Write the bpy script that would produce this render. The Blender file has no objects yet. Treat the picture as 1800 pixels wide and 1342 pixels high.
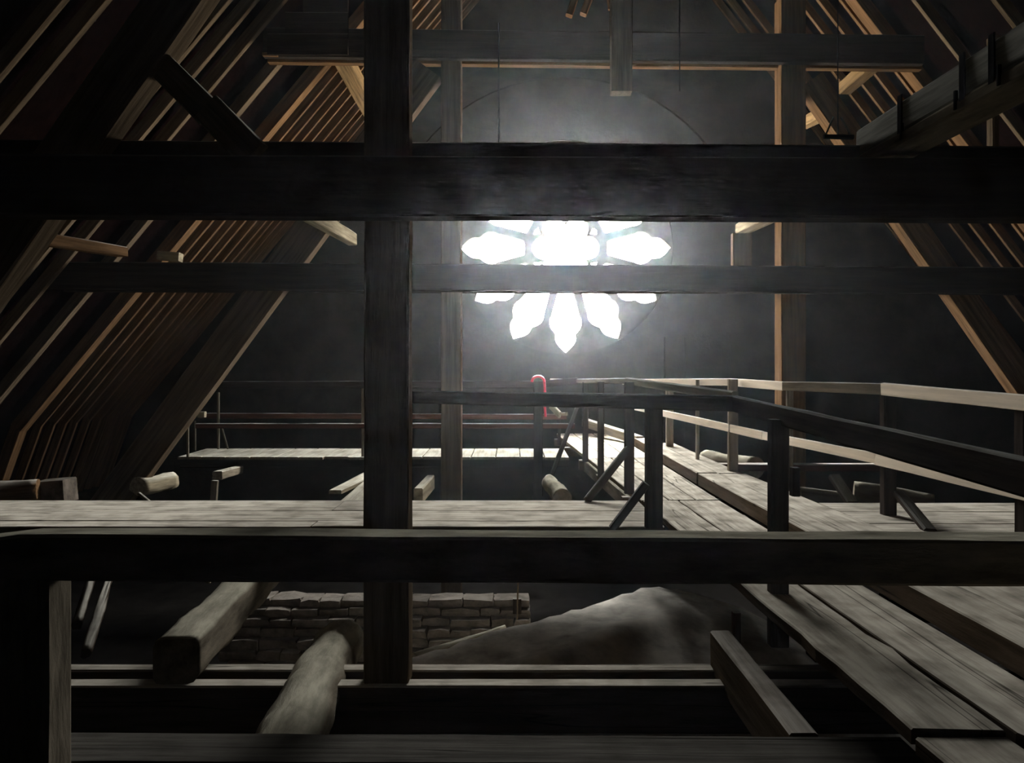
import bpy, bmesh, math, random
from mathutils import Vector, Matrix, noise

random.seed(7)
S = bpy.context.scene
COL = S.collection
ZO = 4.0            # height of the eye above the lowest vault pocket
F = 1350.0          # focal length in pixels of the 1800 px wide frame
HY = 665.0          # horizon row

# ------------------------------------------------------------------ camera
cd = bpy.data.cameras.new('camera'); cam = bpy.data.objects.new('camera', cd); COL.objects.link(cam)
cd.sensor_width = 36; cd.lens = 27.0; cd.shift_y = -(671 - HY) / 1800.0
cd.clip_start = .05; cd.clip_end = 200
cam.location = (0, 0, ZO); cam.rotation_euler = (math.pi / 2, 0, 0)
S.camera = cam

# ------------------------------------------------------------------ world: overcast daylight outside the rose window
W = bpy.data.worlds.new('daylight'); S.world = W; W.use_nodes = True
wn, wl = W.node_tree.nodes, W.node_tree.links; wn.clear()
wo = wn.new('ShaderNodeOutputWorld'); wb = wn.new('ShaderNodeBackground')
wt = wn.new('ShaderNodeTexCoord'); ws = wn.new('ShaderNodeSeparateXYZ'); wr = wn.new('ShaderNodeValToRGB')
wr.color_ramp.elements[0].position = .46; wr.color_ramp.elements[0].color = (.62, .58, .50, 1)
wr.color_ramp.elements[1].position = .54; wr.color_ramp.elements[1].color = (.97, .99, 1.0, 1)
wm = wn.new('ShaderNodeMath'); wm.operation = 'MULTIPLY_ADD'; wm.inputs[1].default_value = .5; wm.inputs[2].default_value = .5
wl.new(wt.outputs['Generated'], ws.inputs[0]); wl.new(ws.outputs['Z'], wm.inputs[0]); wl.new(wm.outputs[0], wr.inputs[0])
wl.new(wr.outputs[0], wb.inputs['Color']); wb.inputs['Strength'].default_value = 460.0
wl.new(wb.outputs[0], wo.inputs['Surface'])
W.cycles.sampling_method = 'MANUAL'; W.cycles.sample_map_resolution = 256

WD = 17.0           # depth of the gable wall
wcx, wcz = (995 - 900) * WD / F, (HY - 435) * WD / F
pl = bpy.data.lights.new('window_portal', 'AREA'); pl.shape = 'RECTANGLE'; pl.size = 4.75; pl.size_y = 4.75
pl.cycles.is_portal = True
po = bpy.data.objects.new('window_portal', pl); COL.objects.link(po)
po.location = (wcx, WD + .42, ZO + wcz); po.rotation_euler = (-math.pi / 2, 0, 0)

S.view_settings.view_transform = 'Standard'; S.view_settings.look = 'None'
S.view_settings.gamma = 1; S.view_settings.use_curve_mapping = False
S.view_settings.exposure = 0.0
cy = S.cycles
cy.max_bounces = 4; cy.diffuse_bounces = 1; cy.glossy_bounces = 2; cy.transparent_max_bounces = 8
cy.volume_bounces = 0; cy.sample_clamp_indirect = 4.0; cy.use_denoising = True
cy.volume_step_rate = 4

# ------------------------------------------------------------------ helpers
def P(px, py, D):
    return Vector(((px - 900) * D / F, D, ZO + (HY - py) * D / F))

def wz(D):          # level of the walkway boards (gentle ramp beyond the middle platform)
    return ZO - 1.4 + (.0225 * (D - 8.8) if D > 8.8 else 0)

def G(px, py, off=0.0):     # the point of the walkway level seen at a pixel
    D = 8.0
    for _ in range(40):
        D = (ZO - wz(D) - off) * F / (py - HY)
    return Vector(((px - 900) * D / F, D, wz(D) + off))

def mat(name, base, dust=None, rough=.85, grain=(1.2, 22, 22), var=.45, bump=.25, dust_lo=.35, detail=6, spec=.04, cracks=0):
    base = tuple(c * .32 for c in base)           # old timber and stone under a film of soot
    if dust: dust = tuple(c * .92 for c in dust)
    m = bpy.data.materials.new(name); m.use_nodes = True
    n, l = m.node_tree.nodes, m.node_tree.links; n.clear()
    out = n.new('ShaderNodeOutputMaterial'); shiny = spec > .1
    b = n.new('ShaderNodeBsdfPrincipled' if shiny else 'ShaderNodeBsdfDiffuse')
    l.new(b.outputs[0], out.inputs['Surface'])
    b.inputs['Roughness'].default_value = rough if shiny else .6
    if shiny: b.inputs['Specular IOR Level'].default_value = spec
    tc = n.new('ShaderNodeTexCoord'); mp = n.new('ShaderNodeMapping'); mp.inputs['Scale'].default_value = grain
    l.new(tc.outputs['Object'], mp.inputs[0])
    oi = n.new('ShaderNodeObjectInfo'); va = n.new('ShaderNodeVectorMath'); va.operation = 'ADD'
    cmb = n.new('ShaderNodeMath'); cmb.operation = 'MULTIPLY'; cmb.inputs[1].default_value = 37.0
    l.new(oi.outputs['Random'], cmb.inputs[0]); l.new(mp.outputs[0], va.inputs[0]); l.new(cmb.outputs[0], va.inputs[1])
    nz = n.new('ShaderNodeTexNoise'); nz.inputs['Scale'].default_value = 1.0; nz.inputs['Detail'].default_value = detail
    nz.inputs['Roughness'].default_value = .65
    l.new(va.outputs[0], nz.inputs[0])
    n2 = n.new('ShaderNodeTexNoise'); n2.inputs['Scale'].default_value = 3.5; n2.inputs['Detail'].default_value = 5
    l.new(tc.outputs['Object'], n2.inputs[0])
    rp = n.new('ShaderNodeValToRGB')
    lo = tuple(c * (1 - var) for c in base) + (1,); hi = tuple(min(1, c * (1 + var)) for c in base) + (1,)
    rp.color_ramp.elements[0].position = .33; rp.color_ramp.elements[0].color = lo
    rp.color_ramp.elements[1].position = .66; rp.color_ramp.elements[1].color = hi
    l.new(nz.outputs[0], rp.inputs[0])
    colour = rp.outputs[0]
    if dust:
        ge = n.new('ShaderNodeNewGeometry'); sp = n.new('ShaderNodeSeparateXYZ'); l.new(ge.outputs['Normal'], sp.inputs[0])
        mr = n.new('ShaderNodeMapRange'); mr.inputs['From Min'].default_value = dust_lo; mr.inputs['From Max'].default_value = .8
        l.new(sp.outputs['Z'], mr.inputs[0])
        d2 = n.new('ShaderNodeMapRange'); d2.inputs['From Min'].default_value = .3; d2.inputs['From Max'].default_value = .55
        d2.inputs['To Min'].default_value = .45; d2.inputs['To Max'].default_value = 1.0
        l.new(n2.outputs[0], d2.inputs[0])
        mu = n.new('ShaderNodeMath'); mu.operation = 'MULTIPLY'; l.new(mr.outputs[0], mu.inputs[0]); l.new(d2.outputs[0], mu.inputs[1])
        r3 = n.new('ShaderNodeValToRGB')
        r3.color_ramp.elements[0].position = .3; r3.color_ramp.elements[0].color = tuple(c * .52 for c in dust) + (1,)
        r3.color_ramp.elements[1].position = .6; r3.color_ramp.elements[1].color = tuple(dust) + (1,)
        l.new(nz.outputs[0], r3.inputs[0])
        mx = n.new('ShaderNodeMix'); mx.data_type = 'RGBA'
        l.new(mu.outputs[0], mx.inputs[0]); l.new(rp.outputs[0], mx.inputs[6]); l.new(r3.outputs[0], mx.inputs[7])
        colour = mx.outputs[2]
    if cracks:                                     # long drying cracks along the grain
        m3 = n.new('ShaderNodeMapping'); m3.inputs['Scale'].default_value = (grain[0] * .16, grain[1] * .5, grain[2] * .5)
        a3 = n.new('ShaderNodeVectorMath'); a3.operation = 'ADD'
        n3 = n.new('ShaderNodeTexNoise'); n3.inputs['Scale'].default_value = 1.0; n3.inputs['Detail'].default_value = 1.2
        l.new(tc.outputs['Object'], m3.inputs[0]); l.new(m3.outputs[0], a3.inputs[0]); l.new(cmb.outputs[0], a3.inputs[1]); l.new(a3.outputs[0], n3.inputs[0])
        q1 = n.new('ShaderNodeMath'); q1.operation = 'SUBTRACT'; q1.inputs[1].default_value = .585; l.new(n3.outputs[0], q1.inputs[0])
        q2 = n.new('ShaderNodeMath'); q2.operation = 'ABSOLUTE'; l.new(q1.outputs[0], q2.inputs[0])
        q3 = n.new('ShaderNodeMapRange'); q3.inputs['From Max'].default_value = cracks
        q3.inputs['To Min'].default_value = .22; l.new(q2.outputs[0], q3.inputs[0])
        q4 = n.new('ShaderNodeVectorMath'); q4.operation = 'SCALE'; l.new(colour, q4.inputs[0]); l.new(q3.outputs[0], q4.inputs['Scale'])
        colour = q4.outputs[0]
    l.new(colour, b.inputs['Base Color' if shiny else 'Color'])
    bp = n.new('ShaderNodeBump'); bp.inputs['Strength'].default_value = bump; bp.inputs['Distance'].default_value = .02
    l.new(nz.outputs[0], bp.inputs['Height']); l.new(bp.outputs[0], b.inputs['Normal'])
    return m

DUST = (.37, .34, .295)
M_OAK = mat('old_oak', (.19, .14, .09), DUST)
M_DARK = mat('sooty_oak', (.055, .042, .032), (.22, .21, .18))
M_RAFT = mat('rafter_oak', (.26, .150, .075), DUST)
M_RAIL = mat('sawn_rail_wood', (.30, .25, .18), (.42, .40, .33))
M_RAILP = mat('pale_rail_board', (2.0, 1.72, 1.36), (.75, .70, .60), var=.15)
M_YBOARD = mat('yellowish_board', (.30, .24, .15), (.82, .76, .58), grain=(1.5, 16, 16), cracks=.008)
M_SHADED = mat('shaded_plank', (.10, .09, .075), (.085, .080, .070), cracks=.008)  # shadow over the front plank, put into its colour
M_DRAIL = mat('dark_rail_wood', (.075, .06, .05), (.20, .20, .18))
M_PLANK = mat('dusty_plank', (.13, .095, .065), (.44, .405, .335), grain=(1.5, 16, 16), bump=.4, cracks=.011)
M_LOG = mat('bark_stripped_log', (.27, .23, .17), (.33, .31, .24), grain=(2.2, 9, 9), bump=.6)
M_STONE = mat('rough_stone', (.30, .25, .20), (.15, .135, .115), grain=(5, 5, 5), bump=.8)
M_VAULT = mat('lime_mortar_vault', (.62, .57, .49), (.62, .585, .51), grain=(3, 3, 3), bump=.4)
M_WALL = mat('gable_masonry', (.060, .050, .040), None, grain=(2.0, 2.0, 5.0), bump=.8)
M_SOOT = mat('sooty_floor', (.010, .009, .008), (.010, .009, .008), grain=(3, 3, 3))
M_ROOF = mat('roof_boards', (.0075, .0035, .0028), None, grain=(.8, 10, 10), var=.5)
M_TRAC = mat('tracery_stone', (.12, .105, .085), None, grain=(4, 4, 4))
M_IRON = mat('black_iron', (.03, .03, .03), None, rough=.5, grain=(5, 5, 5), spec=.04)
M_RED = mat('red_rubber', (1.6, .06, .12), None, rough=.4, grain=(3, 3, 3), var=.1, bump=0, spec=.4)
M_REDW = mat('red_brown_wood', (.16, .065, .045), (.42, .38, .33))
M_PALE = mat('pale_fresh_wood', (.50, .42, .28), (.5, .47, .38))
M_GREY = mat('pale_grey_beam', (.55, .54, .47), None)  # paler and greyer than the other beams
M_PALE2 = mat('honey_pine', (.36, .24, .12), None)
M_GLASS = bpy.data.materials.new('clear_leaded_glass'); M_GLASS.use_nodes = True
gn, gl = M_GLASS.node_tree.nodes, M_GLASS.node_tree.links; gn.clear()
go = gn.new('ShaderNodeOutputMaterial'); gm = gn.new('ShaderNodeMixShader'); gt = gn.new('ShaderNodeBsdfTransparent'); gg = gn.new('ShaderNodeBsdfGlossy')
gt.inputs[0].default_value = (.95, .94, .93, 1); gg.inputs['Roughness'].default_value = .1; gm.inputs[0].default_value = .05
gl.new(gt.outputs[0], gm.inputs[1]); gl.new(gg.outputs[0], gm.inputs[2]); gl.new(gm.outputs[0], go.inputs['Surface'])

def place(o, M, parent=None):
    if parent is not None:
        o.parent = parent
        o.matrix_basis = parent_world(parent).inverted() @ M
    else:
        o.matrix_basis = M

def parent_world(p):
    m = p.matrix_basis.copy(); q = p.parent
    while q is not None:
        m = q.matrix_basis @ m; q = q.parent
    return m

def link(name, bm, m, M, parent=None, smooth=False):
    me = bpy.data.meshes.new(name)
    bmesh.ops.recalc_face_normals(bm, faces=bm.faces)
    bm.to_mesh(me); bm.free()
    if smooth:
        for p in me.polygons: p.use_smooth = True
    me.materials.append(m)
    o = bpy.data.objects.new(name, me); COL.objects.link(o)
    place(o, M, parent)
    return o

def thing(name, label, cat, loc=(0, 0, 0), group=None):
    o = bpy.data.objects.new(name, None); COL.objects.link(o)
    o.empty_display_size = .1
    o.matrix_basis = Matrix.Translation(loc)
    o['label'] = label; o['category'] = cat
    if group: o['group'] = group
    return o

def tag(o, label, cat, group=None):
    o['label'] = label; o['category'] = cat
    if group: o['group'] = group
    return o

def struct(o):
    o['kind'] = 'structure'; return o

def frame(p0, p1, up=Vector((0, 0, 1))):
    x = (p1 - p0); L = x.length; x = x / L
    z = up - up.dot(x) * x
    if z.length < 1e-4: z = Vector((0, 1, 0)) - x.y * x
    z.normalize(); y = z.cross(x)
    M = Matrix((x, y, z)).transposed().to_4x4()
    M.translation = (p0 + p1) / 2
    return M, L

def beam_bm(L, w, h, jit=.006, seg=None, ch=.012):
    bm = bmesh.new()
    seg = seg or max(1, min(14, int(L / .5)))
    ch = min(ch, w * .2, h * .2)
    a, b = w / 2, h / 2
    prof = [(-a + ch, -b), (a - ch, -b), (a, -b + ch), (a, b - ch), (a - ch, b), (-a + ch, b), (-a, b - ch), (-a, -b + ch)]
    so = random.random() * 50
    rings = []
    for i in range(seg + 1):
        x = -L / 2 + L * i / seg
        r = []
        for k, (y, z) in enumerate(prof):
            j = noise.noise(Vector((x * 1.7 + so, k * 3.1, so))) * jit
            j2 = noise.noise(Vector((x * 1.7 + so, k * 3.1 + 40, so))) * jit
            r.append(bm.verts.new((x, y + j, z + j2)))
        rings.append(r)
    for i in range(seg):
        for k in range(8):
            bm.faces.new((rings[i][k], rings[i][(k + 1) % 8], rings[i + 1][(k + 1) % 8], rings[i + 1][k]))
    bm.faces.new(rings[0][::-1]); bm.faces.new(rings[-1])
    return bm

def beam(name, p0, p1, w, h, m, parent=None, jit=.006, up=Vector((0, 0, 1)), seg=None, ch=.012):
    p0, p1 = Vector(p0), Vector(p1)
    M, L = frame(p0, p1, up)
    return link(name, beam_bm(L, w, h, jit, seg, ch), m, M, parent)

def log(name, p0, p1, r0, r1, m, parent=None, jit=.03, flat=None, bend=0.0, dome=0.0):
    p0, p1 = Vector(p0), Vector(p1)
    M, L = frame(p0, p1)
    bm = bmesh.new(); n, seg = 22, max(6, int(L / .09)); so = random.random() * 90
    rings = []
    for i in range(seg + 1):
        t = i / seg; x = -L / 2 + L * t; r = r0 + (r1 - r0) * t
        if dome:                                   # rounded far end
            e = max(0.0, (t - (1 - dome)) / dome); r *= math.sqrt(max(.03, 1 - e * e * .93))
        ring = []
        for k in range(n):
            a = 2 * math.pi * k / n
            q = 1 + jit / max(r, .03) * noise.noise(Vector((x * 2.1 + so, math.cos(a) * 1.2, math.sin(a) * 1.2 + so)))
            q += .35 * jit / max(r, .03) * noise.noise(Vector((x * 9 + so, math.cos(a) * 6, math.sin(a) * 6)))
            y, z = math.cos(a) * r * q, math.sin(a) * r * q
            if flat: y = max(-flat, min(flat, y)); z = max(-flat * 1.05, min(flat * 1.05, z))
            ring.append(bm.verts.new((x, y, z + bend * math.sin(math.pi * t))))
        rings.append(ring)
    for i in range(seg):
        for k in range(n):
            bm.faces.new((rings[i][k], rings[i][(k + 1) % n], rings[i + 1][(k + 1) % n], rings[i + 1][k]))
    bm.faces.new(rings[0][::-1]); bm.faces.new(rings[-1])
    o = link(name, bm, m, M, parent)
    for p in o.data.polygons:
        if len(p.vertices) == 4: p.use_smooth = True
    return o

def slab4(name, a, b, c, d, th, m, parent=None, rag=.004):
    """plank from its four top corners: a->b and d->c are the long edges"""
    a, b, c, d = map(Vector, (a, b, c, d))
    cen = (a + b + c + d) / 4
    x = ((b - a) + (c - d)).normalized(); z = x.cross(d - a)
    if z.z < 0: z = -z
    z.normalize(); y = z.cross(x)
    M = Matrix((x, y, z)).transposed().to_4x4(); M.translation = cen
    Mi = M.inverted()
    A, B, C, Dd = (Mi @ v for v in (a, b, c, d))
    n = max(2, min(26, int((b - a).length / .22))); so = random.random() * 60
    bm = bmesh.new(); rows = []
    for i in range(n + 1):
        t = i / n; l = A.lerp(B, t); r = Dd.lerp(C, t)
        w1 = noise.noise(Vector((t * n * .7 + so, 0, 0))) * rag; w2 = noise.noise(Vector((t * n * .7 + so, 9, 0))) * rag
        dy = (r - l).normalized()
        l = l + dy * w1; r = r + dy * w2
        k = Vector((0, 0, noise.noise(Vector((t * 3 + so, 5, 0))) * rag * .6))
        q = .008
        rows.append([bm.verts.new(v) for v in (l + k - Vector((0, 0, q)), l + dy * q + k, r - dy * q + k, r + k - Vector((0, 0, q)),
                                               r - Vector((0, 0, th)), l - Vector((0, 0, th)))])
    for i in range(n):
        for k in range(6):
            bm.faces.new((rows[i][k], rows[i][(k + 1) % 6], rows[i + 1][(k + 1) % 6], rows[i + 1][k]))
    bm.faces.new(rows[0][::-1]); bm.faces.new(rows[-1])
    return link(name, bm, m, M, parent)

def tube(name, pts, r, m, parent=None, n=8):
    bm = bmesh.new(); rings = []
    pts = [Vector(p) for p in pts]; c0 = sum(pts, Vector()) / len(pts)
    for i, p in enumerate(pts):
        t = (pts[min(i + 1, len(pts) - 1)] - pts[max(i - 1, 0)]).normalized()
        u = t.cross(Vector((0, 1, 0)))
        if u.length < 1e-3: u = t.cross(Vector((1, 0, 0)))
        u.normalize(); v = t.cross(u)
        rings.append([bm.verts.new(p - c0 + (u * math.cos(6.2832 * k / n) + v * math.sin(6.2832 * k / n)) * r) for k in range(n)])
    for i in range(len(pts) - 1):
        for k in range(n):
            bm.faces.new((rings[i][k], rings[i][(k + 1) % n], rings[i + 1][(k + 1) % n], rings[i + 1][k]))
    bm.faces.new(rings[0][::-1]); bm.faces.new(rings[-1])
    return link(name, bm, m, Matrix.Translation(c0), parent, True)

def boxbm(lo, hi, name, m, parent=None):
    lo, hi = Vector(lo), Vector(hi); c = (lo + hi) / 2; h = (hi - lo) / 2
    bm = bmesh.new(); bmesh.ops.create_cube(bm, size=2)
    for v in bm.verts: v.co = Vector((v.co.x * h.x, v.co.y * h.y, v.co.z * h.z))
    return link(name, bm, m, Matrix.Translation(c), parent)

# ------------------------------------------------------------------ the shell
AL, KL = 7.56, .8333          # left slope:  X = -AL + KL * z      (z measured from the eye)
AR, KR = 10.75, .7692         # right slope: X =  AR - KR * z
RZ = (AL + AR) / (KL + KR); RX = -AL + KL * RZ
Y0, Y1 = -3.5, WD + .1
ZK = -.78                     # height of the kink of the rafters
ZB = -2.3
XKL = -AL + KL * ZK; XKR = AR - KR * ZK
XBL = XKL - (ZK - ZB) * .36; XBR = XKR + (ZK - ZB) * .36

def prism_y(name, pts, y0, y1, m):       # closed outline in X,z extruded along Y
    cx = sum(p[0] for p in pts) / len(pts); cz = sum(p[1] for p in pts) / len(pts)
    bm = bmesh.new()
    a = [bm.verts.new((p[0] - cx, -(y1 - y0) / 2, p[1] - cz)) for p in pts]
    b = [bm.verts.new((p[0] - cx, (y1 - y0) / 2, p[1] - cz)) for p in pts]
    n = len(pts)
    for i in range(n): bm.faces.new((a[i], a[(i + 1) % n], b[(i + 1) % n], b[i]))
    bm.faces.new(a); bm.faces.new(b[::-1])
    return struct(link(name, bm, m, Matrix.Translation((cx, (y0 + y1) / 2, ZO + cz))))

RO = .10    # rafters lie this far under the boards
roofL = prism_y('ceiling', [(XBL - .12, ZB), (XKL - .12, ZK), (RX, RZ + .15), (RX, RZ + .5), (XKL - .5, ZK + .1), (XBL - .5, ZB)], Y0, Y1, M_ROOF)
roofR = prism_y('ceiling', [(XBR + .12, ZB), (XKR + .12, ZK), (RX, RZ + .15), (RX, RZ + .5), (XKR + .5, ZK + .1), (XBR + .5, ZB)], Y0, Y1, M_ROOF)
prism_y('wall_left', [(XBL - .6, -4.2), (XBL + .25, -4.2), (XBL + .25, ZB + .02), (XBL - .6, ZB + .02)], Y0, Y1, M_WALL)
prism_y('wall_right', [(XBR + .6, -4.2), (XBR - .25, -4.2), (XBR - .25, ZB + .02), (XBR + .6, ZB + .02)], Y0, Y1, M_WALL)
struct(boxbm((XBL - .6, Y0 - .3, -.2), (XBR + .6, Y0, ZO + RZ + .6), 'wall_rear', M_SOOT))

def rafter_set(slope, Ds, w, h, parent, mt=None):
    mt = mt or M_RAFT
    sg = -1 if slope == 'L' else 1
    def X(z): return (-AL + KL * z) if slope == 'L' else (AR - KR * z)
    nrm = Vector((1, 0, -KL)).normalized() if slope == 'L' else Vector((-1, 0, -KR)).normalized()
    c0 = Vector((X(ZK), 0, ZO + ZK)) + nrm * (h / 2 - .05); c1 = Vector((X(RZ), 0, ZO + RZ)) + nrm * (h / 2 - .05)
    c2 = Vector((X(ZK) + sg * (ZK - ZB) * .36, 0, ZO + ZB)) + nrm * (h / 2 - .05)
    M1, L1 = frame(c0, c1, -nrm); M2, L2 = frame(c2, c0, Vector((sg, 0, .3)))
    me = me2 = None
    for D in Ds:
        j = Vector((0, D, 0))
        if me is None:
            a = link('rafter', beam_bm(L1, w, h, .004, 8, .006), mt, Matrix.Translation(j) @ M1, parent); me = a.data
            b = link('sprocket', beam_bm(L2 + .05, w, h * .9, .004, 3, .006), mt, Matrix.Translation(j) @ M2, parent); me2 = b.data
        else:
            a = bpy.data.objects.new('rafter', me); COL.objects.link(a); place(a, Matrix.Translation(j) @ M1, parent)
            b = bpy.data.objects.new('sprocket', me2); COL.objects.link(b); place(b, Matrix.Translation(j) @ M2, parent)

def DL(x, y): return AL * F / ((900 - x) + KL * (HY - y))
def DR(x, y): return AR * F / ((x - 900) + KR * (HY - y))
farL = [DL(x, 240) for x in (487, 508, 527, 545, 565, 582, 594, 608, 620, 633)]
nearL = [2.2, 3.4, 4.6, 6.2, 7.5, 7.95, DL(190, 237), DL(240, 235), 10.55, DL(375, 235), DL(400, 210)]
rafter_set('L', farL, .065, .14, roofL)
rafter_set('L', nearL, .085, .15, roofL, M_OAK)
rafter_set('L', [DL(453, 240)], .20, .20, roofL)
farR = [DR(x, y) for x, y in ((1245, 36), (1272, 45), (1300, 48), (1327, 53), (1361, 60), (1422, 60), (1458, 61), (1495, 62), (1536, 63))]
nearR = [DR(1635, 20), DR(1785, 30), 9.5, 8.6, 7.7, 6.8, 4.6, 3.4, 2.2]
rafter_set('R', farR, .07, .14, roofR)
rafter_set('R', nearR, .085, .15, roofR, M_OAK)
rafter_set('R', [DR(1562, 62)], .24, .20, roofR)

# ------------------------------------------------------------------ gable wall with the rose window
RW = 188 * WD / F
def poly_sheet(name, loops, th, y, m, parent=None):
    cu = bpy.data.curves.new(name, 'CURVE'); cu.dimensions = '2D'; cu.fill_mode = 'BOTH'; cu.extrude = th / 2
    for lp in loops:
        sp = cu.splines.new('POLY'); sp.points.add(len(lp) - 1); sp.use_cyclic_u = True
        for i, (x, z) in enumerate(lp): sp.points[i].co = (x, z, 0, 1)
    tmp = bpy.data.objects.new(name, cu); COL.objects.link(tmp)
    dg = bpy.context.evaluated_depsgraph_get()
    me = bpy.data.meshes.new_from_object(tmp.evaluated_get(dg)); me.name = name
    bpy.data.objects.remove(tmp); bpy.data.curves.remove(cu)
    me.materials.clear(); me.materials.append(m)
    o = bpy.data.objects.new(name, me); COL.objects.link(o)
    place(o, Matrix.Translation((wcx, y, ZO + wcz)) @ Matrix.Rotation(math.pi / 2, 4, 'X'), parent)
    return o

def circ(cx, cz, r, n=64, a0=0): return [(cx + r * math.cos(a0 + 2 * math.pi * i / n), cz + r * math.sin(a0 + 2 * math.pi * i / n)) for i in range(n)]
U = WD / F
outline = [(XBL - .5 - wcx, -4.3 - wcz), (XBR + .5 - wcx, -4.3 - wcz), (XBR + .5 - wcx, ZK - wcz), (RX - wcx, RZ + .55 - wcz), (XBL - .5 - wcx, ZK - wcz)]
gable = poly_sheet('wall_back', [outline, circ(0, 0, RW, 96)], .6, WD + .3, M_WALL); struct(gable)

def petal(th):      # one pointed trefoil light, in pixels about the centre
    half = [(73, 10), (75, 13), (90, 17), (108, 22), (122, 25.5), (124, 27.5), (131, 28.5), (138, 27.5), (145, 24), (150, 19.5), (153, 18),
            (160, 18.5), (166, 17), (173, 12.5), (180, 5.5)]
    pts = half + [(185, 0)] + [(r, -w) for r, w in half[::-1]]
    c, s = math.cos(th), math.sin(th)
    return [((r * c - w * s) * U, (r * s + w * c) * U) for r, w in pts]

def sexfoil():
    pts = []
    for k in range(6):
        a = k * math.pi / 3
        for i in range(13):
            b = a - 1.75 + 3.5 * i / 12
            pts.append(((39 * math.cos(a) + 20.5 * math.cos(b)) * U, (39 * math.sin(a) + 20.5 * math.sin(b)) * U))
    return pts
tri = []
for k in range(6):
    a = (k + .5) * math.pi / 3
    tri.append([((r * math.cos(a + d)) * U, (r * math.sin(a + d)) * U) for r, d in ((50, 0), (61, .13), (63, 0), (61, -.13))])
petals = [petal(k * math.pi / 6) for k in range(12)]
tracery = poly_sheet('window_1', [circ(0, 0, RW + .05, 96)] + petals + [sexfoil()] + tri, .22, WD + .16, M_TRAC); struct(tracery)
for lp in petals: poly_sheet('pane', [lp], .008, WD + .22, M_GLASS, tracery)
poly_sheet('pane', [sexfoil()], .008, WD + .22, M_GLASS, tracery)
for k in range(12):
    a = k * math.pi / 6; c, s = math.cos(a), math.sin(a)
    def q(r, w): return (wcx + (r * c - w * s) * U, WD + .2, ZO + wcz + (r * s + w * c) * U)
    tube('glazing_bar', [q(127, 28), q(127, -28)], .012, M_IRON, tracery, 6)
# blind arch and upright bands in relief on the gable masonry
def arch_band(r0, r1, cx, cz, a0, a1, y, d, m, parent):
    bm = bmesh.new(); n = 28; prev = None
    for i in range(n + 1):
        a = a0 + (a1 - a0) * i / n
        ring = [bm.verts.new((r * math.cos(a), yy, r * math.sin(a))) for r, yy in ((r0, 0), (r0, -d), (r1, -d), (r1, 0))]
        if prev:
            for k in range(4): bm.faces.new((prev[k], prev[(k + 1) % 4], ring[(k + 1) % 4], ring[k]))
        prev = ring
    return link('relieving_arch', bm, m, Matrix.Translation((cx, y, ZO + cz)), parent)
arch_band(4.0, 4.55, wcx - .02, wcz - .25, .12, math.pi - .12, WD, .09, M_WALL, gable)
for x in (1185, 790):
    b = P(x, 640, WD); beam('buttress_band', (b.x, WD - .02, ZO - 3.6), (b.x, WD - .02, ZO + .9), .45, .16, M_WALL, gable, .01)

# ------------------------------------------------------------------ the vault top, the lowest surface
def vault_z(x, y):
    ux, uy = -.780, -.626
    dx, dy = x - 1.3, y - 8.0
    t = dx * ux + dy * uy; s = dx * (-uy) + dy * ux       # s > 0: towards the right and front
    z = -2.2 - .03 * abs(t) - (.10 * s * s if s > 0 else .95 * (-s)) - (.22 * t * t if t < 0 else 0)
    z += .07 * math.exp(-((s - .75) / .16) ** 2) * (1 if 0 < t < 3 else 0)
    z += .05 * noise.noise(Vector((x * 1.1, y * 1.1, 0))) + .015 * noise.noise(Vector((x * 5, y * 5, 2)))
    if y > 9.2: z -= (y - 9.2) * .9
    base = -3.75 + .12 * noise.noise(Vector((x * .5, y * .5, 5)))
    return max(z, base)
bm = bmesh.new(); nx, ny = 190, 130; x0, x1 = XBL - .2, XBR + .2; y0_, y1_ = Y0, WD + .05
gr = []
for i in range(nx + 1):
    row = []
    x = x0 + (x1 - x0) * i / nx
    for j in range(ny + 1):
        y = y0_ + (y1_ - y0_) * j / ny
        row.append(bm.verts.new((x, y, ZO + vault_z(x, y) if y > 5.75 else ZO + max(-3.75, vault_z(x, 5.75) - 2 * (5.75 - y)))))
    gr.append(row)
for i in range(nx):
    for j in range(ny): bm.faces.new((gr[i][j], gr[i + 1][j], gr[i + 1][j + 1], gr[i][j + 1]))
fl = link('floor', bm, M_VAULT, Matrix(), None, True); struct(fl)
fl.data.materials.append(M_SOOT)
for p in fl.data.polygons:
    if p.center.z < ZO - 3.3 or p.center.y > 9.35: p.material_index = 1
struct(boxbm((x0 - .5, Y0 - .2, -.6), (x1 + .5, WD + .3, -.15), 'floor', M_SOOT))

# low spandrel wall of coursed rubble behind the vault: every stone its own piece
lw0, lw1 = P(440, 1055, 9.5), P(925, 1055, 9.5)
low = struct(boxbm((lw0.x, 9.58, ZO - 3.9), (lw1.x, 9.95, ZO - 2.80), 'wall_inner', M_STONE))
YC = [1055, 1071, 1088, 1106, 1125, 1145, 1166, 1190]
for c in range(7):
    dc = 9.5 - .11 * c; z1 = -(YC[c] - HY) * dc / F; hc = z1 + (YC[c + 1] - HY) * (dc - .1) / F
    x = lw0.x - random.random() * .2
    while x < lw1.x:
        w = random.uniform(.22, .5); xx = min(x + w, lw1.x + .05)
        bm = bmesh.new(); bmesh.ops.create_cube(bm, size=1); bmesh.ops.subdivide_edges(bm, edges=bm.edges, cuts=1, use_grid_fill=True)
        so = random.random() * 99
        for v in bm.verts:
            rr = 1 - .07 * (v.co.length > .75)
            v.co = Vector((v.co.x * (xx - x - .004) * rr, v.co.y * .34, v.co.z * (hc + .03) * rr)) + noise.noise_vector(v.co * 2.3 + Vector((so, 0, 0))) * .028
        link('stone', bm, M_STONE, Matrix.Translation(((x + xx) / 2, dc + .1 + random.uniform(-.04, .04), ZO + z1 - hc / 2)), low)
        x = xx

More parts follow.
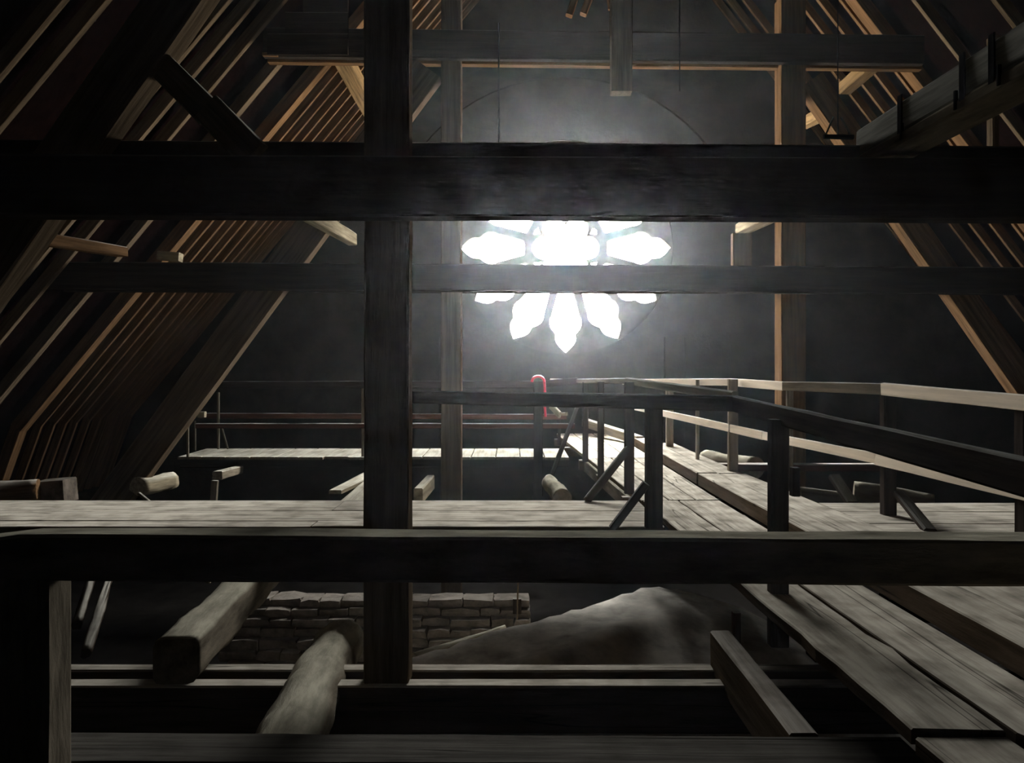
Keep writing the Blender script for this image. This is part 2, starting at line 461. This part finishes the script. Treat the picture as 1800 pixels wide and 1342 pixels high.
# ------------------------------------------------------------------ trusses
UPY = Vector((0, 1, 0))
# near truss (about 5.7 m from the eye)
t1 = thing('roof_truss', 'nearest dark truss, big post left of centre and wide tie beam', 'truss', (-.8, 5.2, ZO - 2.1))
T1 = 5.2
b0, b1 = P(638, 1205, T1 + .02), P(718, 1205, T1 + .02)
beam('post', ((b0.x + b1.x) / 2, T1 + .11, ZO - 2.09), ((b0.x + b1.x) / 2 + .012, T1 + .11, ZO + 6.2), b1.x - b0.x, .19, M_OAK, t1, .008, UPY, 24)
bX = 3.86
beam('post', (bX, T1 + .11, ZO - 2.09), (bX, T1 + .11, ZO + 6.2), .33, .19, M_DARK, t1, .006, UPY)
def tie(pl, pr, D, y_top_l, y_bot_l, y_top_r, y_bot_r, dep, m, parent, nm='tie_beam'):
    a0 = P(pl, y_top_l, D); a1 = P(pl, y_bot_l, D); c0 = P(pr, y_top_r, D); c1 = P(pr, y_bot_r, D)
    h = ((a0.z - a1.z) + (c0.z - c1.z)) / 2
    p = (a0 + a1) / 2; r = (c0 + c1) / 2; p.y = r.y = D + dep / 2
    return beam(nm, p, r, dep, h, m, parent, .006)
tie(-700, 3000, T1 - .18, 268, 374, 281, 388, .18, M_DARK, t1)
tie(-700, 3000, T1 + .24, 238, 350, 266, 376, .16, M_DARK, t1)
# sill pair carrying the post
tie(-350, 2400, T1 - .03, 1207, 1292, 1207, 1292, .135, M_PLANK, t1, 'sill_beam')
tie(-350, 2400, T1 + .255, 1179, 1262, 1179, 1262, .13, M_PLANK, t1, 'sill_beam')
# its diagonal strut on the left
def strut(p0, p1, w, h, m, parent, side, nm='strut'):
    """p0,p1 on the lower inner edge; body lies on the outer/upper side"""
    p0, p1 = Vector(p0), Vector(p1)
    d = (p1 - p0).normalized(); nrm = Vector((d.z, 0, -d.x))
    if (nrm.x > 0) != (side > 0): nrm = -nrm
    off = nrm * h / 2 + Vector((0, w / 2, 0))
    return beam(nm, p0 + off, p1 + off, w, h, m, parent, .008, nrm)
s0, s1 = P(-40, 560, 5.24), P(352, 0, 5.24)
dv = s1 - s0
strut(s0 - dv * .9, s1 + dv * .45, .20, .34, M_OAK, t1, -1)
strut((2 * 1.43 - (s0 - dv * .9).x, 5.24, (s0 - dv * .9).z), (2 * 1.43 - (s1 + dv * .45).x, 5.24, (s1 + dv * .45).z), .2, .34, M_OAK, t1, 1)
beam('knee_brace', P(286, 118, 5.35), P(372, 203, 5.30), .10, .19, M_RAIL, t1, .012)
beam('knee_brace', P(366, 190, 5.30), P(448, 275, 5.28), .10, .22, M_RAIL, t1, .012)

# far truss (11 m)
t2 = thing('roof_truss', 'farther oak truss framing the rose window, with twin collar beams and lit post edges', 'truss', (-.87, 11, ZO - 2.2))
T2 = 11.0
def post_px(xl, xr, D, dep, z0, z1, m, parent, nm='post'):
    a, b = (xl - 900) * D / F, (xr - 900) * D / F
    return beam(nm, ((a + b) / 2, D + dep / 2, ZO + z0), ((a + b) / 2, D + dep / 2, ZO + z1), b - a, dep, m, parent, .006, UPY, 20)
post_px(775, 810.5, T2, .30, -3.4, 6.4, M_OAK, t2)
p = post_px(1374, 1417, T2, .30, -3.4, 5.5, M_RAFT, t2)
tie(70, 2050, T2 - .17, 460, 507, 471, 519, .17, M_DARK, t2)
tie(70, 2050, T2 + .31, 475, 512, 480, 518, .14, M_DARK, t2)
tie(462, 1625, T2 - .10, 47, 99, 62, 111, .115, M_DRAIL, t2, 'collar_beam')
tie(470, 1622, T2 + .14, 57, 109, 71, 121, .13, M_RAFT, t2, 'collar_beam')
s0, s1 = P(228, 880, T2), P(774, 136, T2)
dv = (s1 - s0)
strut(s0 - dv * .1, s1, .22, .46, M_OAK, t2, -1)
r0, r1 = P(1795, 700, T2), P(1412, 150, T2)
dv = (r1 - r0)
strut(r0 - dv * .5, r1, .26, .34, M_RAFT, t2, 1)
# knee braces from strut to collar
beam('upper_brace', P(1000, 28, T2 + .1), P(1030, -60, T2 + .1), .11, .10, M_RAFT, t2)
beam('upper_brace', P(1025, 26, T2 + .3), P(1058, -60, T2 + .3), .11, .10, M_RAFT, t2)
beam('upper_brace', P(1074, 17, T2 + .3), P(1064, -60, T2 + .3), .06, .08, M_RAFT, t2)

kp = post_px(1075, 1112, 10.45, .19, (HY - 160) * 10.45 / F, 8.4, M_OAK, None, 'pendant_post')
tag(kp, 'short square pendant post hanging free in front of the collar beam above the rose window', 'post')
def lpurlin(x, z, w, h, d0, d1, m, lab):
    return tag(beam('purlin', (x, d0, ZO + z + h / 2), (x, d1, ZO + z + h / 2), w, h, m, None, .008), lab, 'beam')
lpurlin(-2.50, 4.62, .25, .22, 11.3, 14.6, M_PALE2, 'warm lit purlin running back from the left end of the twin collar beams')
lpurlin(5.42, 4.62, .20, .20, 11.3, 12.5, M_PALE2, 'short warm purlin end under the right end of the twin collar beams')
tag(beam('purlin', P(1446, 200, 11.7), P(1410, 219, 13.3), .2, .16, M_PALE2), 'lower warm purlin end behind the right strut, above the near tie beam', 'beam')
hd = thing('hanging_purlin', 'slim oak purlin stub left of centre, pale underside showing just below the near tie beam', 'beam', P(600, 400, 10))
a = P(619, 421, 10.9); b = P(560, 386, 8.9)
dv = b - a
beam('purlin_body', a, a + dv * 2.3, .13, .17, M_PALE, hd)
beam('bevelled_end', a - dv * .02, a + dv * .12, .10, .13, M_PALE, hd)
sp = thing('hanging_post', 'thin lit hanging post with short bracket, right of the rose window between the tie beams', 'post', P(1300, 660, 13.2))
post_px(1289, 1322, 13.2, .16, 1.62, 2.5, M_OAK, sp, 'shaft')
beam('bracket', P(1306, 402, 13.2), P(1350, 381, 11.6), .26, .16, M_PALE, sp)
gate = thing('gable_boarding', 'dark horizontal boarding left of the big post, filling the corner above the far collar beam', 'boards', P(540, 75, 10.75))
for i in range(3):
    zb_ = (HY - 97) * 10.75 / F + i * .30
    xl = -AL + KL * (zb_ + .30) + .12
    beam('board', (xl, 10.75, ZO + zb_ + .148), ((612 - 900) * 10.75 / F, 10.75, ZO + zb_ + .148), .05, .292, M_DARK, gate, .004)
beam('ledger', P(462, 96, 10.85), P(488, 97, 10.85), .07, .04, M_RAFT, gate)

# the strapped longitudinal beam at upper right
lb = thing('plate_beam', 'heavy strapped longitudinal beam at upper right resting on the near tie beam', 'beam', (2.6, 5.2, ZO + 1.5))
def lin(D, px0=2.4624, s=-.046): return px0 + (5.5 - D) * (-s)
for nm, zz0, zz1, wdt in (('upper_beam', 1.582, 1.774, .22), ('lower_beam', 1.496, 1.573, .275)):
    xa, xb = lin(5.5), lin(1.1)
    beam(nm, (xa + wdt / 2 - (.02 if nm == 'lower_beam' else 0), 5.5, ZO + (zz0 + zz1) / 2), (xb + wdt / 2, 1.1, ZO + (zz0 + zz1) / 2), wdt, zz1 - zz0, M_GREY if nm == 'upper_beam' else M_LOG, lb, .008)
for px in (1584, 1694, 1746):
    D = (2.4624 + 5.5 * .046) / ((px - 900) / F + .046)
    x = lin(D) - .008
    beam('iron_strap', (x, D, ZO + 1.55), (x, D, ZO + 1.81), .05, .012, M_IRON, lb, 0, Vector((1, 0, 0)))
for D in (4.88, 4.33, 3.97):
    x = lin(D) - .015
    beam('bolt', (x, D, ZO + 1.514), (x, D, ZO + 1.62), .02, .02, M_IRON, lb, 0, Vector((1, 0, 0)))
# small iron hooks standing on the tie beside it
hk = thing('iron_hook', 'small bent iron dog on top of the near tie beam, beside the strapped beam end', 'hook', P(1486, 238, 5.46))
tube('left_prong', [P(1451, 238, 5.46), P(1458, 222, 5.46), P(1465, 206, 5.46)], .007, M_RAIL, hk, 6)
tube('right_prong', [P(1496, 242, 5.46), P(1490, 226, 5.46), P(1478, 207, 5.46)], .009, M_RAIL, hk, 6)
beam('foot', P(1448, 240, 5.46), P(1500, 241, 5.46), .03, .03, M_IRON, hk)
# post far right behind the strapped beam
vp = tag(post_px(1746, 1758, 7.6, .12, 2.2, 3.4, M_OAK, None, 'hanging_post'), 'thin dim upright at far right, below the strapped beam', 'post')

# rods and ropes
for px, D, ya, yb, r, nm, lab in ((877, 10.6, 40, 252, .011, 'iron_rod', 'thin iron rod hanging in front of the collar beam, left of the pendant post'),
                              (1195, 8.2, -60, 160, .006, 'rope', 'thin rope hanging right of the pendant post, ending above the near tie beam'),
                              (1473, 8.2, -60, 240, .006, 'rope', 'thin dark rope hanging near the upper right rafters, left of the strapped beam')):
    tag(tube(nm, [P(px, ya, D), P(px - .5, (ya + yb) / 2, D), P(px, yb, D)], r, M_IRON, None, 6), lab, 'rod' if nm == 'iron_rod' else 'rope')

# ------------------------------------------------------------------ longitudinal purlin remnants at left
ls = thing('purlin_stub', 'short dark beam at far left with warm lit end, between the two tie beams', 'beam', P(140, 430, 9.0))
beam('stub_body', P(60, 418, 8.2), P(215, 443, 9.6), .16, .13, M_RAFT, ls, .01)
ls2 = thing('purlin_stub', 'small pale block on the far tie beam where the thick rafter crosses it', 'beam', P(300, 452, 10.7))
beam('stub_body', P(280, 450, 10.75), P(318, 453, 10.75), .15, .12, M_PALE, ls2, .01)
tag(log('timber_offcut', P(86, 395, 7.2), P(60, 388, 7.2), .05, .04, M_OAK), 'little rounded timber end under the near tie beam at far left', 'timber')

# ------------------------------------------------------------------ near timber guard in front of the viewer
g = thing('timber_guard', 'heavy guard rail across the foreground with squared post at the left edge', 'railing', (-2.2, 3.5, ZO - 1.7))
zt, zb = -.70, -.905
D0, D1 = 3.435, 3.635
sl = .035
pa, pb = Vector((-2.62, (D0 + D1) / 2, ZO + (zt + zb) / 2 + .0)), Vector((5.6, (D0 + D1) / 2, ZO + (zt + zb) / 2 - sl * 1.4))
bm = beam_bm((pb - pa).length, D1 - D0, zt - zb, .006, 40, .012)
Lr = (pb - pa).length
for v in bm.verts:                       # worn rounded shoulder at the left end
    if v.co.x < -Lr / 2 + .50 and v.co.z > 0:
        e = (-Lr / 2 + .50 - v.co.x) / .50; v.co.z -= .085 * e * e
Mr, _ = frame(pa, pb)
link('top_rail', bm, M_LOG, Mr, g)
xr = -2.08
beam('post', (xr - .17, (D0 + D1) / 2, ZO - 2.6), (xr - .17, (D0 + D1) / 2, ZO + zb + .01), .34, D1 - D0, M_LOG, g, .008, UPY)

beam('post', (5.4, (D0 + D1) / 2, ZO - 1.26), (5.4, (D0 + D1) / 2, ZO + zb - .04), .2, D1 - D0, M_LOG, g, .008, UPY)
fp = thing('sill_plank', 'wide dim plank lying across the bottom edge of the view', 'plank', (-.2, 3.4, ZO - 1.7))
slab4('board', (-2.30, 3.945, ZO - 1.82), (1.98, 3.925, ZO - 1.833), (1.98, 3.64, ZO - 1.833), (-2.30, 3.64, ZO - 1.82), .07, M_SHADED, fp, .010)

# ------------------------------------------------------------------ logs and joists
tag(log('log_joist', (-2.207, 5.03, ZO - 1.86), (-2.50, 9.0, ZO - 1.84), .187, .19, M_LOG, None, .033, .141), 'thick squared log with black sawn end resting on the sill pair, lower left', 'log')
tag(log('log_joist', P(478, 1375, 4.02), P(606, 1118, 6.9), .20, .195, M_LOG, None, .035, None, .05, .12), 'round-ended bent log leaning up beside the foot of the big post', 'log')
tag(beam('joist', (1.50, 3.95, ZO - 1.985), (1.505, 5.55, ZO - 1.985), .145, .32, M_OAK, None, .006, seg=8), 'squared joist on edge at lower right, left of the walkway', 'joist')
tag(beam('stub_post', P(1294, 1135, 6.2), P(1294, 1076, 6.2), .06, .08, M_REDW, None, .003, UPY), 'small red-brown stub behind the squared joist, lower right', 'post')
sp2 = thing('vault_peg', 'small dark peg with thin stake standing on the rubble wall top', 'peg', P(908, 1075, 9.2))
beam('peg_body', P(909, 1078, 9.2), P(909, 1052, 9.2), .10, .10, M_DARK, sp2, .003, UPY)
beam('stake', P(909, 1090, 9.15), P(911, 1010, 9.15), .02, .02, M_OAK, sp2, .002, UPY)
tag(log('fallen_pole', P(728, 1160, 6.45), P(885, 1106, 7.35), .05, .035, M_PALE, None, .02), 'pale broken pole lying along the ridge of the dusty vault', 'pole')
for k, (a, b, lab) in enumerate((((150, 1150, 6.9), (195, 1010, 8.4), 'dim sloping pole at lower left, left of the squared log'),
                    ((135, 1100, 7.4), (160, 1015, 8.2), 'short dim pole at lower left, nearest the guard post'))):
    tag(log('pole', P(*a), P(*b), .05, .04, M_DARK, None, .02), lab, 'pole')
tag(post_px(361, 369, 8.6, .05, -2.3, -1.5, M_RAIL, None, 'thin_post'), 'thin short stake just behind the squared log at lower left', 'post')

# things under and behind the middle platform
tag(log('log_end', P(-60, 872, 10.6), P(68, 862, 10.9), .19, .16, M_RAFT, None, .03), 'warm brown log end above the left end of the middle platform', 'log')
tag(beam('stone_block', P(70, 866, 11.2), P(124, 862, 11.2), .35, .34, M_STONE, None, .03, seg=6), 'dim grey block beside the warm log end at left', 'block')
tag(log('log_end', P(243, 856, 10.9), P(302, 846, 11.7), .13, .13, M_PALE, None, .03), 'pale log end under the foot of the far truss strut', 'log')
beam_l = thing('splayed_stake', 'small crossed stakes behind the middle platform under the sloping strut', 'stake', P(260, 885, 9.2))
beam('stake', P(245, 868, 10.6), P(275, 893, 10.0), .04, .04, M_RAIL, beam_l)
pt = thing('trestle_leg', 'small dim trestle with sloping head behind the middle platform at left', 'trestle', P(380, 885, 11.2))
beam('leg', P(374, 905, 11.2), P(378, 845, 11.2), .09, .08, M_RAIL, pt, .004, UPY)
beam('head', P(382, 836, 11.3), P(420, 826, 12.8), .14, .12, M_RAIL, pt)
dk = thing('leaning_boards', 'two pale boards running off behind the big post toward the far platform', 'boards', P(610, 870, 9.6))
slab4('board', P(596, 882, 8.95), P(655, 832, 10.4), P(700, 845, 10.4), P(675, 885, 8.95), .05, M_PALE, dk)
slab4('board', P(578, 862, 9.6), P(640, 830, 10.9), P(668, 832, 10.9), P(600, 862, 9.6), .05, M_PALE, dk)
bk = thing('pale_beam_end', 'short pale beam on edge just right of the big post behind the middle platform', 'beam', P(745, 860, 9.6))
beam('beam_body', P(735, 873, 9.1), P(757, 848, 10.4), .11, .19, M_PALE, bk)
lg = tag(log('short_log', P(990, 876, 9.0), P(965, 848, 10.4), .115, .10, M_LOG, None, .02), 'short round log lying behind the middle platform, left of the railing braces', 'log')

# ------------------------------------------------------------------ middle platform
mp = thing('plank_platform', 'middle cross platform of long dusty planks, left of the walkway', 'platform', (-2, 8, ZO - 1.4))
rows = [(8.80, 8.13), (8.115, 7.55), (7.535, 7.25)]
for i, (d0, d1) in enumerate(rows):
    xs = [-7.2, -1.9 + .9 * (i % 2), 1.44] if i != 1 else [-7.2, 1.44]
    for a, b in zip(xs[:-1], xs[1:]):
        slab4('plank', (a + .004, d0, ZO - 1.40), (b - .004, d0 - .02, ZO - 1.40), (b - .004, d1 - .02, ZO - 1.40), (a + .004, d1, ZO - 1.40), .06, M_PLANK, mp, .010)
for x in (-6.0, -3.9, -1.9, .2, 1.25):
    beam('bearer', (x, 7.3, ZO - 1.55), (x, 8.85, ZO - 1.55), .14, .18, M_OAK, mp)

# far cross platform
fc = thing('plank_platform', 'far narrow cross platform of short boards, running left from the walkway end', 'platform', (-2, 13.3, ZO - 1.3))
xa = P(330, 800, 13.2).x
nb = 16
for i in range(nb):
    a = xa + (0.95 - xa) * i / nb; b = xa + (.95 - xa) * (i + 1) / nb
    e = random.uniform(-.05, .05); e2 = random.uniform(-.03, .03)
    arc = -.5 * max(0, (a + .5)) ** 2 * .3
    slab4('plank', (a + .006, 12.75 + e + arc * .4, ZO - 1.31), (a + .006, 14.0 + e2, ZO - 1.283), (b - .006, 14.0 + e2, ZO - 1.283), (b - .006, 12.75 + e + arc * .4, ZO - 1.31), .045, M_RAIL, fc, .004)
for y in (12.95, 13.8):
    beam('bearer', (xa, y, ZO - 1.43), (.95, y, ZO - 1.41), .12, .16, M_DARK, fc)

# ------------------------------------------------------------------ the long walkway
wk = thing('plank_walkway', 'long dusty plank walkway on the right leading away toward the rose window wall', 'walkway', (1.9, 8, ZO - 1.4))
z = ZO - 1.4
slab4('plank', (1.60, 3.08, z), (1.50, 8.76, z), (1.895, 8.76, z), (1.965, 3.06, z), .07, M_PLANK, wk, .03)
slab4('plank', (1.985, 3.03, z + .004), (1.915, 8.78, z), (2.375, 8.78, z), (2.36, 2.2, z), .07, M_PLANK, wk, .006)
slab4('plank', (1.62, 1.6, z - .02), (1.60, 3.04, z - .02), (1.965, 3.04, z - .02), (1.99, 1.6, z - .02), .07, M_PLANK, wk, .006)
segs = [(8.80, 12.6), (12.63, 16.85)]
def edge(D):    # left and right edge of the far part
    t = (D - 8.8) / 8.0
    return 1.48 + t * (.98 - 1.48), 2.38 + t * (2.24 - 2.38)
for k, (d0, d1) in enumerate(segs):
    fr = [0, .36, .70, 1] if k == 0 else [0, .30, .63, 1]
    for i in range(3):
        def q(D, f):
            l, r = edge(D); return (l + (r - l) * f, D, wz(D) + .003 * i)
        g0 = .006
        slab4('plank', q(d0, fr[i] + g0), q(d1, fr[i] + g0), q(d1, fr[i + 1] - g0), q(d0, fr[i + 1] - g0), .06, M_YBOARD if k == 1 else M_PLANK, wk, .006)
for D in (4.5, 6.6, 8.2):
    beam('bearer', (1.75, D, z - .16), (2.5, D, z - .16), .16, .17, M_DARK, wk)
for D in (9.4, 11.2, 12.9, 14.8, 16.4):
    l, r = edge(D); beam('bearer', (l - .1, D, wz(D) - .15), (r + .1, D, wz(D) - .15), .14, .17, M_OAK, wk)
beam('edge_joist', (1.50, 8.9, wz(8.9) - .16), (edge(12.8)[0] + .02, 12.8, wz(12.8) - .16), .10, .2, M_LOG, wk)
# raised side deck along its right
sd = thing('raised_deck', 'raised plank deck along the right of the walkway, carrying the outer railing', 'deck', (2.8, 7, ZO - 1.25))
kz = lambda D: wz(D) + .145
def kx(D): return 2.40 if D < 8.8 else 2.40 + (D - 8.8) / 8 * (2.27 - 2.40)
slab4('edge_beam', (2.385, 2.0, kz(3)), (kx(8.75), 9.9, kz(9.9)), (kx(8.75) + .27, 9.9, kz(9.9)), (2.66, 2.0, kz(3)), .15, M_PLANK, sd, .006)
slab4('edge_beam', (kx(9.92), 9.92, kz(9.92) + .01), (kx(14.5), 14.5, kz(14.5)), (kx(14.5) + .25, 14.5, kz(14.5)), (kx(9.92) + .27, 9.92, kz(9.92) + .01), .15, M_PLANK, sd, .006)
slab4('plank', (2.675, 2.0, kz(3) - .004), (kx(9) + .285, 9.9, kz(9.9) - .004), (kx(9) + .62, 9.9, kz(9.9) - .004), (3.12, 2.0, kz(3) - .004), .06, M_PLANK, sd, .006)
slab4('plank', (kx(10) + .285, 9.93, kz(9.93)), (kx(13) + .26, 13.6, kz(13.6)), (kx(13) + .52, 13.6, kz(13.6)), (kx(10) + .60, 9.93, kz(9.93)), .06, M_PLANK, sd, .006)
slab4('plank', (3.14, 2.0, kz(3) - .004), (3.14, 5.9, kz(3) - .004), (3.75, 5.9, kz(3) - .004), (3.75, 2.0, kz(3) - .004), .06, M_PLANK, sd, .006)
for D in (3.0, 5.0, 7.0, 9.0, 11.0, 13.0):
    beam('bearer', (kx(D) + .02, D, kz(D) - .24), (kx(D) + (1.3 if D < 6 else .6), D, kz(D) - .24), .14, .16, M_DARK, sd)
a = G(1032, 772, 0); rail_end = P(1030, 742, 16.6)
beam('kerb_board', P(1029, 743, 16.5), (kx(14.5) + .10, 14.45, kz(14.5) - .05), .16, .17, M_RAIL, sd)
rp_ = thing('plank_platform', 'right-hand cross platform of planks beyond the raised deck, at the right edge', 'platform', (5, 7, ZO - 1.25))
for i, (d0, d1) in enumerate(((7.72, 7.21), (7.195, 6.62), (6.605, 6.0))):
    slab4('plank', (3.075, d0, ZO - 1.254), (8.5, d0, ZO - 1.254), (8.5, d1, ZO - 1.254), (3.075, d1, ZO - 1.254), .06, M_PLANK, rp_, .008)
for x in (3.6, 5.4, 7.4): beam('bearer', (x, 5.95, ZO - 1.40), (x, 7.8, ZO - 1.40), .14, .18, M_OAK, rp_)

# ------------------------------------------------------------------ railings
def vboard(name, p0, p1, th, h, m, parent):     # a board on edge, th thick, h high
    return beam(name, p0, p1, th, h, m, parent, .005)
def rpost(px, pyt, base, w, d, m, parent, nm='post', lean=0):
    D = base.y; X = base.x
    top = Vector((X + lean, D, ZO + (HY - pyt) * D / F))
    return beam(nm, (X, D, base.z), top, w, d, m, parent, .004, UPY)

# outer railing on the raised deck (pale, lit)
ra = thing('outer_railing', 'pale lit railing on the right side of the walkway with two board rails', 'railing', (3, 9, ZO - 1.25))
base = {}
for px, py, pt, w in ((1177, 785, 668, .12), (1226, 808, 668, .045), (1288, 828, 667, .12)):
    b = G(px, py, .145); base[px] = b
    rpost(px, pt, b, w, .07 if w < .1 else .10, M_RAIL, ra)
b5 = Vector(((1561 - 900) * 7.05 / F, 7.05, ZO - 1.254)); rpost(1561, 672, b5, .115, .10, M_DRAIL, ra)
bm_ = P(1388, 720, 8.9); bm_.z = ZO - 1.3; rpost(1388, 672, bm_, .07, .07, M_RAIL, ra)
post_px(1800, 1816, 5.25, .11, -1.26, -.14, M_DRAIL, ra)
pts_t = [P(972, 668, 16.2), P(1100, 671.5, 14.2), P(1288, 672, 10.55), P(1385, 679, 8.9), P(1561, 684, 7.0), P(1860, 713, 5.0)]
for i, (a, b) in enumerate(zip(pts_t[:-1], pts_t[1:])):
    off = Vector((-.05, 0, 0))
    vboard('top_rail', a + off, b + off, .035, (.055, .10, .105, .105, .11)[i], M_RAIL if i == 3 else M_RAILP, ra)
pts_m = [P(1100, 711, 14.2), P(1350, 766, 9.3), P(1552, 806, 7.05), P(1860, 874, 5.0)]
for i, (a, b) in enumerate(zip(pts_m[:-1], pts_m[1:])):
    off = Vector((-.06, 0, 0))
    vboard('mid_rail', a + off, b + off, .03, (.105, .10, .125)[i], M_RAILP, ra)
beam('brace', P(1580, 868, 6.95), P(1635, 935, 6.3), .10, .06, M_DRAIL, ra)
beam('brace', P(1466, 838, 8.2), P(1498, 886, 7.8), .12, .06, M_DRAIL, ra)
# cross beams and logs behind the outer railing
cb = thing('cross_joists', 'dark cross joist with lit top behind the outer railing, right of the walkway', 'joist', P(1350, 830, 10.8))
beam('joist_body', P(1262, 821, 10.9), P(1600, 822, 10.9), .2, .10, M_REDW, cb)
tag(log('log_end', P(1240, 806, 12.6), P(1330, 822, 11.3), .13, .15, M_LOG, None, .03), 'greyish log behind the outer railing, nearest the walkway', 'log')
tag(log('log_end', P(1400, 872, 8.75), P(1480, 880, 8.9), .10, .10, M_LOG, None, .02), 'low pale log beyond the raised deck, just right of the near dark post', 'log')
tag(log('hewn_log', P(1500, 868, 8.9), P(1640, 886, 8.6), .14, .12, M_LOG, None, .03), 'hewn log with rounded pale end at the edge of the right-hand platform', 'log')

# near inner railing: dark rails that sweep past the walkway toward the viewer
rb = thing('inner_railing', 'near dark railing with one rail across the view that turns down to the right edge', 'railing', (1.5, 6, ZO - 1.4))
A = P(718, 698, 7.6); B = P(1292, 710, 6.25); C = P(1860, 853, 2.35)
beam('top_rail', A, B, .06, .13, M_DRAIL, rb, .006)
beam('top_rail', B, C, .05, .13, M_DRAIL, rb, .006)
rpost(1150, 712, Vector(((1149 - 900) * 7.2 / F, 7.2, ZO - 1.4)), .155, .12, M_DRAIL, rb)
pD = 4.97
beam('post', ((1373 - 900) * pD / F, pD + .06, ZO - 1.75), ((1374 - 900) * pD / F, pD + .06, ZO - .27), .118, .10, M_DRAIL, rb, .005, UPY)
beam('post_block', P(1397, 872, 5.1), P(1397, 822, 5.1), .05, .08, M_DRAIL, rb, .003, UPY)
beam('brace', P(1136, 850, 7.1), P(1076, 930, 7.15), .07, .085, M_DRAIL, rb, .003, UPY)

# inner railing of the far part
rc = thing('inner_railing', 'farther dark railing along the left edge of the walkway, with pale-topped rails', 'railing', (1.2, 11, ZO - 1.35))
for px, py, w in ((1106, 868, .115), (1056, 838, .085), (1029, 812, .09)):
    b = G(px, py); rpost(px, 672, b, w, .08, M_DRAIL, rc)
b983 = P(983, 800, 14.6); rpost(983, 690, Vector((b983.x, 14.6, wz(14.6))), .06, .06, M_DRAIL, rc)
pt_ = [P(1016, 670, 12.7), P(1103, 670, 9.6), P(1292, 697, 6.4)]
vboard('top_rail', P(940, 676, 13.0), pt_[0], .04, .11, M_DRAIL, rc)
vboard('top_rail', pt_[0], pt_[1], .06, .075, M_RAIL, rc)
vboard('top_rail', pt_[1], pt_[2] + Vector((0, 0, -.0)), .06, .085, M_RAIL, rc)
vboard('mid_rail', P(985, 709, 14.0), P(1062, 709, 12.0), .04, .03, M_RAIL, rc)
beam('brace', P(1018, 708, 12.2), P(970, 835, 11.6), .07, .06, M_DRAIL, rc, .003, UPY)
beam('brace', P(1103, 790, 9.2), P(1032, 880, 8.7), .085, .08, M_DRAIL, rc, .003, UPY)

# railing of the far cross platform
rd = thing('far_railing', 'long thin reddish railing along the far cross platform', 'railing', (-2, 12.7, ZO - 1.3))
vboard('top_rail', P(388, 677, 12.7), P(945, 676, 12.7), .045, .12, M_DRAIL, rd)
vboard('mid_rail', P(345, 749, 12.7), P(1010, 749, 12.7), .07, .085, M_REDW, rd)
vboard('mid_rail', P(350, 731, 14.0), P(996, 733, 14.0), .05, .10, M_REDW, rd)
for px, pt_y, pb, D, w in ((330, 738, 806, 12.75, .04), (343, 740, 795, 13.9, .03), (384, 690, 792, 13.9, .04), (638, 672, 806, 12.8, .05)):
    x = (px - 900) * D / F
    beam('post', (x, D, ZO - 1.31), (x, D, ZO + (HY - pt_y) * D / F), w, w, M_RAIL, rd, .002, UPY)
x = (946 - 900) * 12.4 / F
beam('post', (x, 12.4, ZO - 1.9), (x, 12.4, ZO - .05), .15, .10, M_DRAIL, rd, .004, UPY)
beam('brace', P(388, 745, 13.9), P(402, 795, 13.9), .03, .03, M_RAIL, rd, .002, UPY)
tag(beam('beam_end', P(349, 729, 13.2), P(361, 729, 13.2), .10, .10, M_PALE, None, .002), 'small bright beam end at the left end of the far railing', 'beam')
vf = thing('loose_boards', 'two pale board ends leaning on the far railing beside the red hose', 'boards', P(975, 725, 13.4))
beam('board', P(968, 713, 13.5), P(984, 730, 13.2), .05, .12, M_PALE, vf)
beam('board', P(983, 729, 13.5), P(996, 728, 13.2), .05, .06, M_PALE, vf)
# red hose loop hung over the far rail
hs = thing('red_hose', 'red hose looped over the far railing near the walkway', 'hose', P(946, 700, 12.6))
pts = [P(946 + 11 * math.cos(a) , 672 - 10 * math.sin(a), 12.28) for a in [math.pi - i * math.pi / 12 for i in range(13)]]
tube('loop', pts, .022, M_RED, hs)
tube('hanging_end', [P(957, 672, 12.28), P(958, 690, 12.3), P(957.5, 712, 12.3), P(959, 733, 12.32)], .020, M_RED, hs)
tube('cord', [P(921, 706, 12.6), P(926, 716, 12.6), P(931, 708, 12.6), P(934, 700, 12.6)], .008, M_RAIL, hs, 6)

# ------------------------------------------------------------------ faint haze added for the glow at the window, mostly lens bloom
HAZE = True
if HAZE:
    hz = boxbm((XBL + .5, -2.5, .6), (XBR - .5, WD - .05, ZO + 6.0), 'bloom_haze', M_IRON)
    hm = bpy.data.materials.new('bloom_haze'); hm.use_nodes = True
    n = hm.node_tree.nodes; n.clear()
    o = n.new('ShaderNodeOutputMaterial'); v = n.new('ShaderNodeVolumeScatter')
    v.inputs['Density'].default_value = .00048; v.inputs['Anisotropy'].default_value = .87; v.inputs['Color'].default_value = (.95, .97, 1, 1)
    hm.node_tree.links.new(v.outputs[0], o.inputs['Volume'])
    hz.data.materials.clear(); hz.data.materials.append(hm)
    hz['kind'] = 'stuff'; hz['label'] = 'faint haze filling the roof space, added for the lens bloom around the window'; hz['category'] = 'haze'
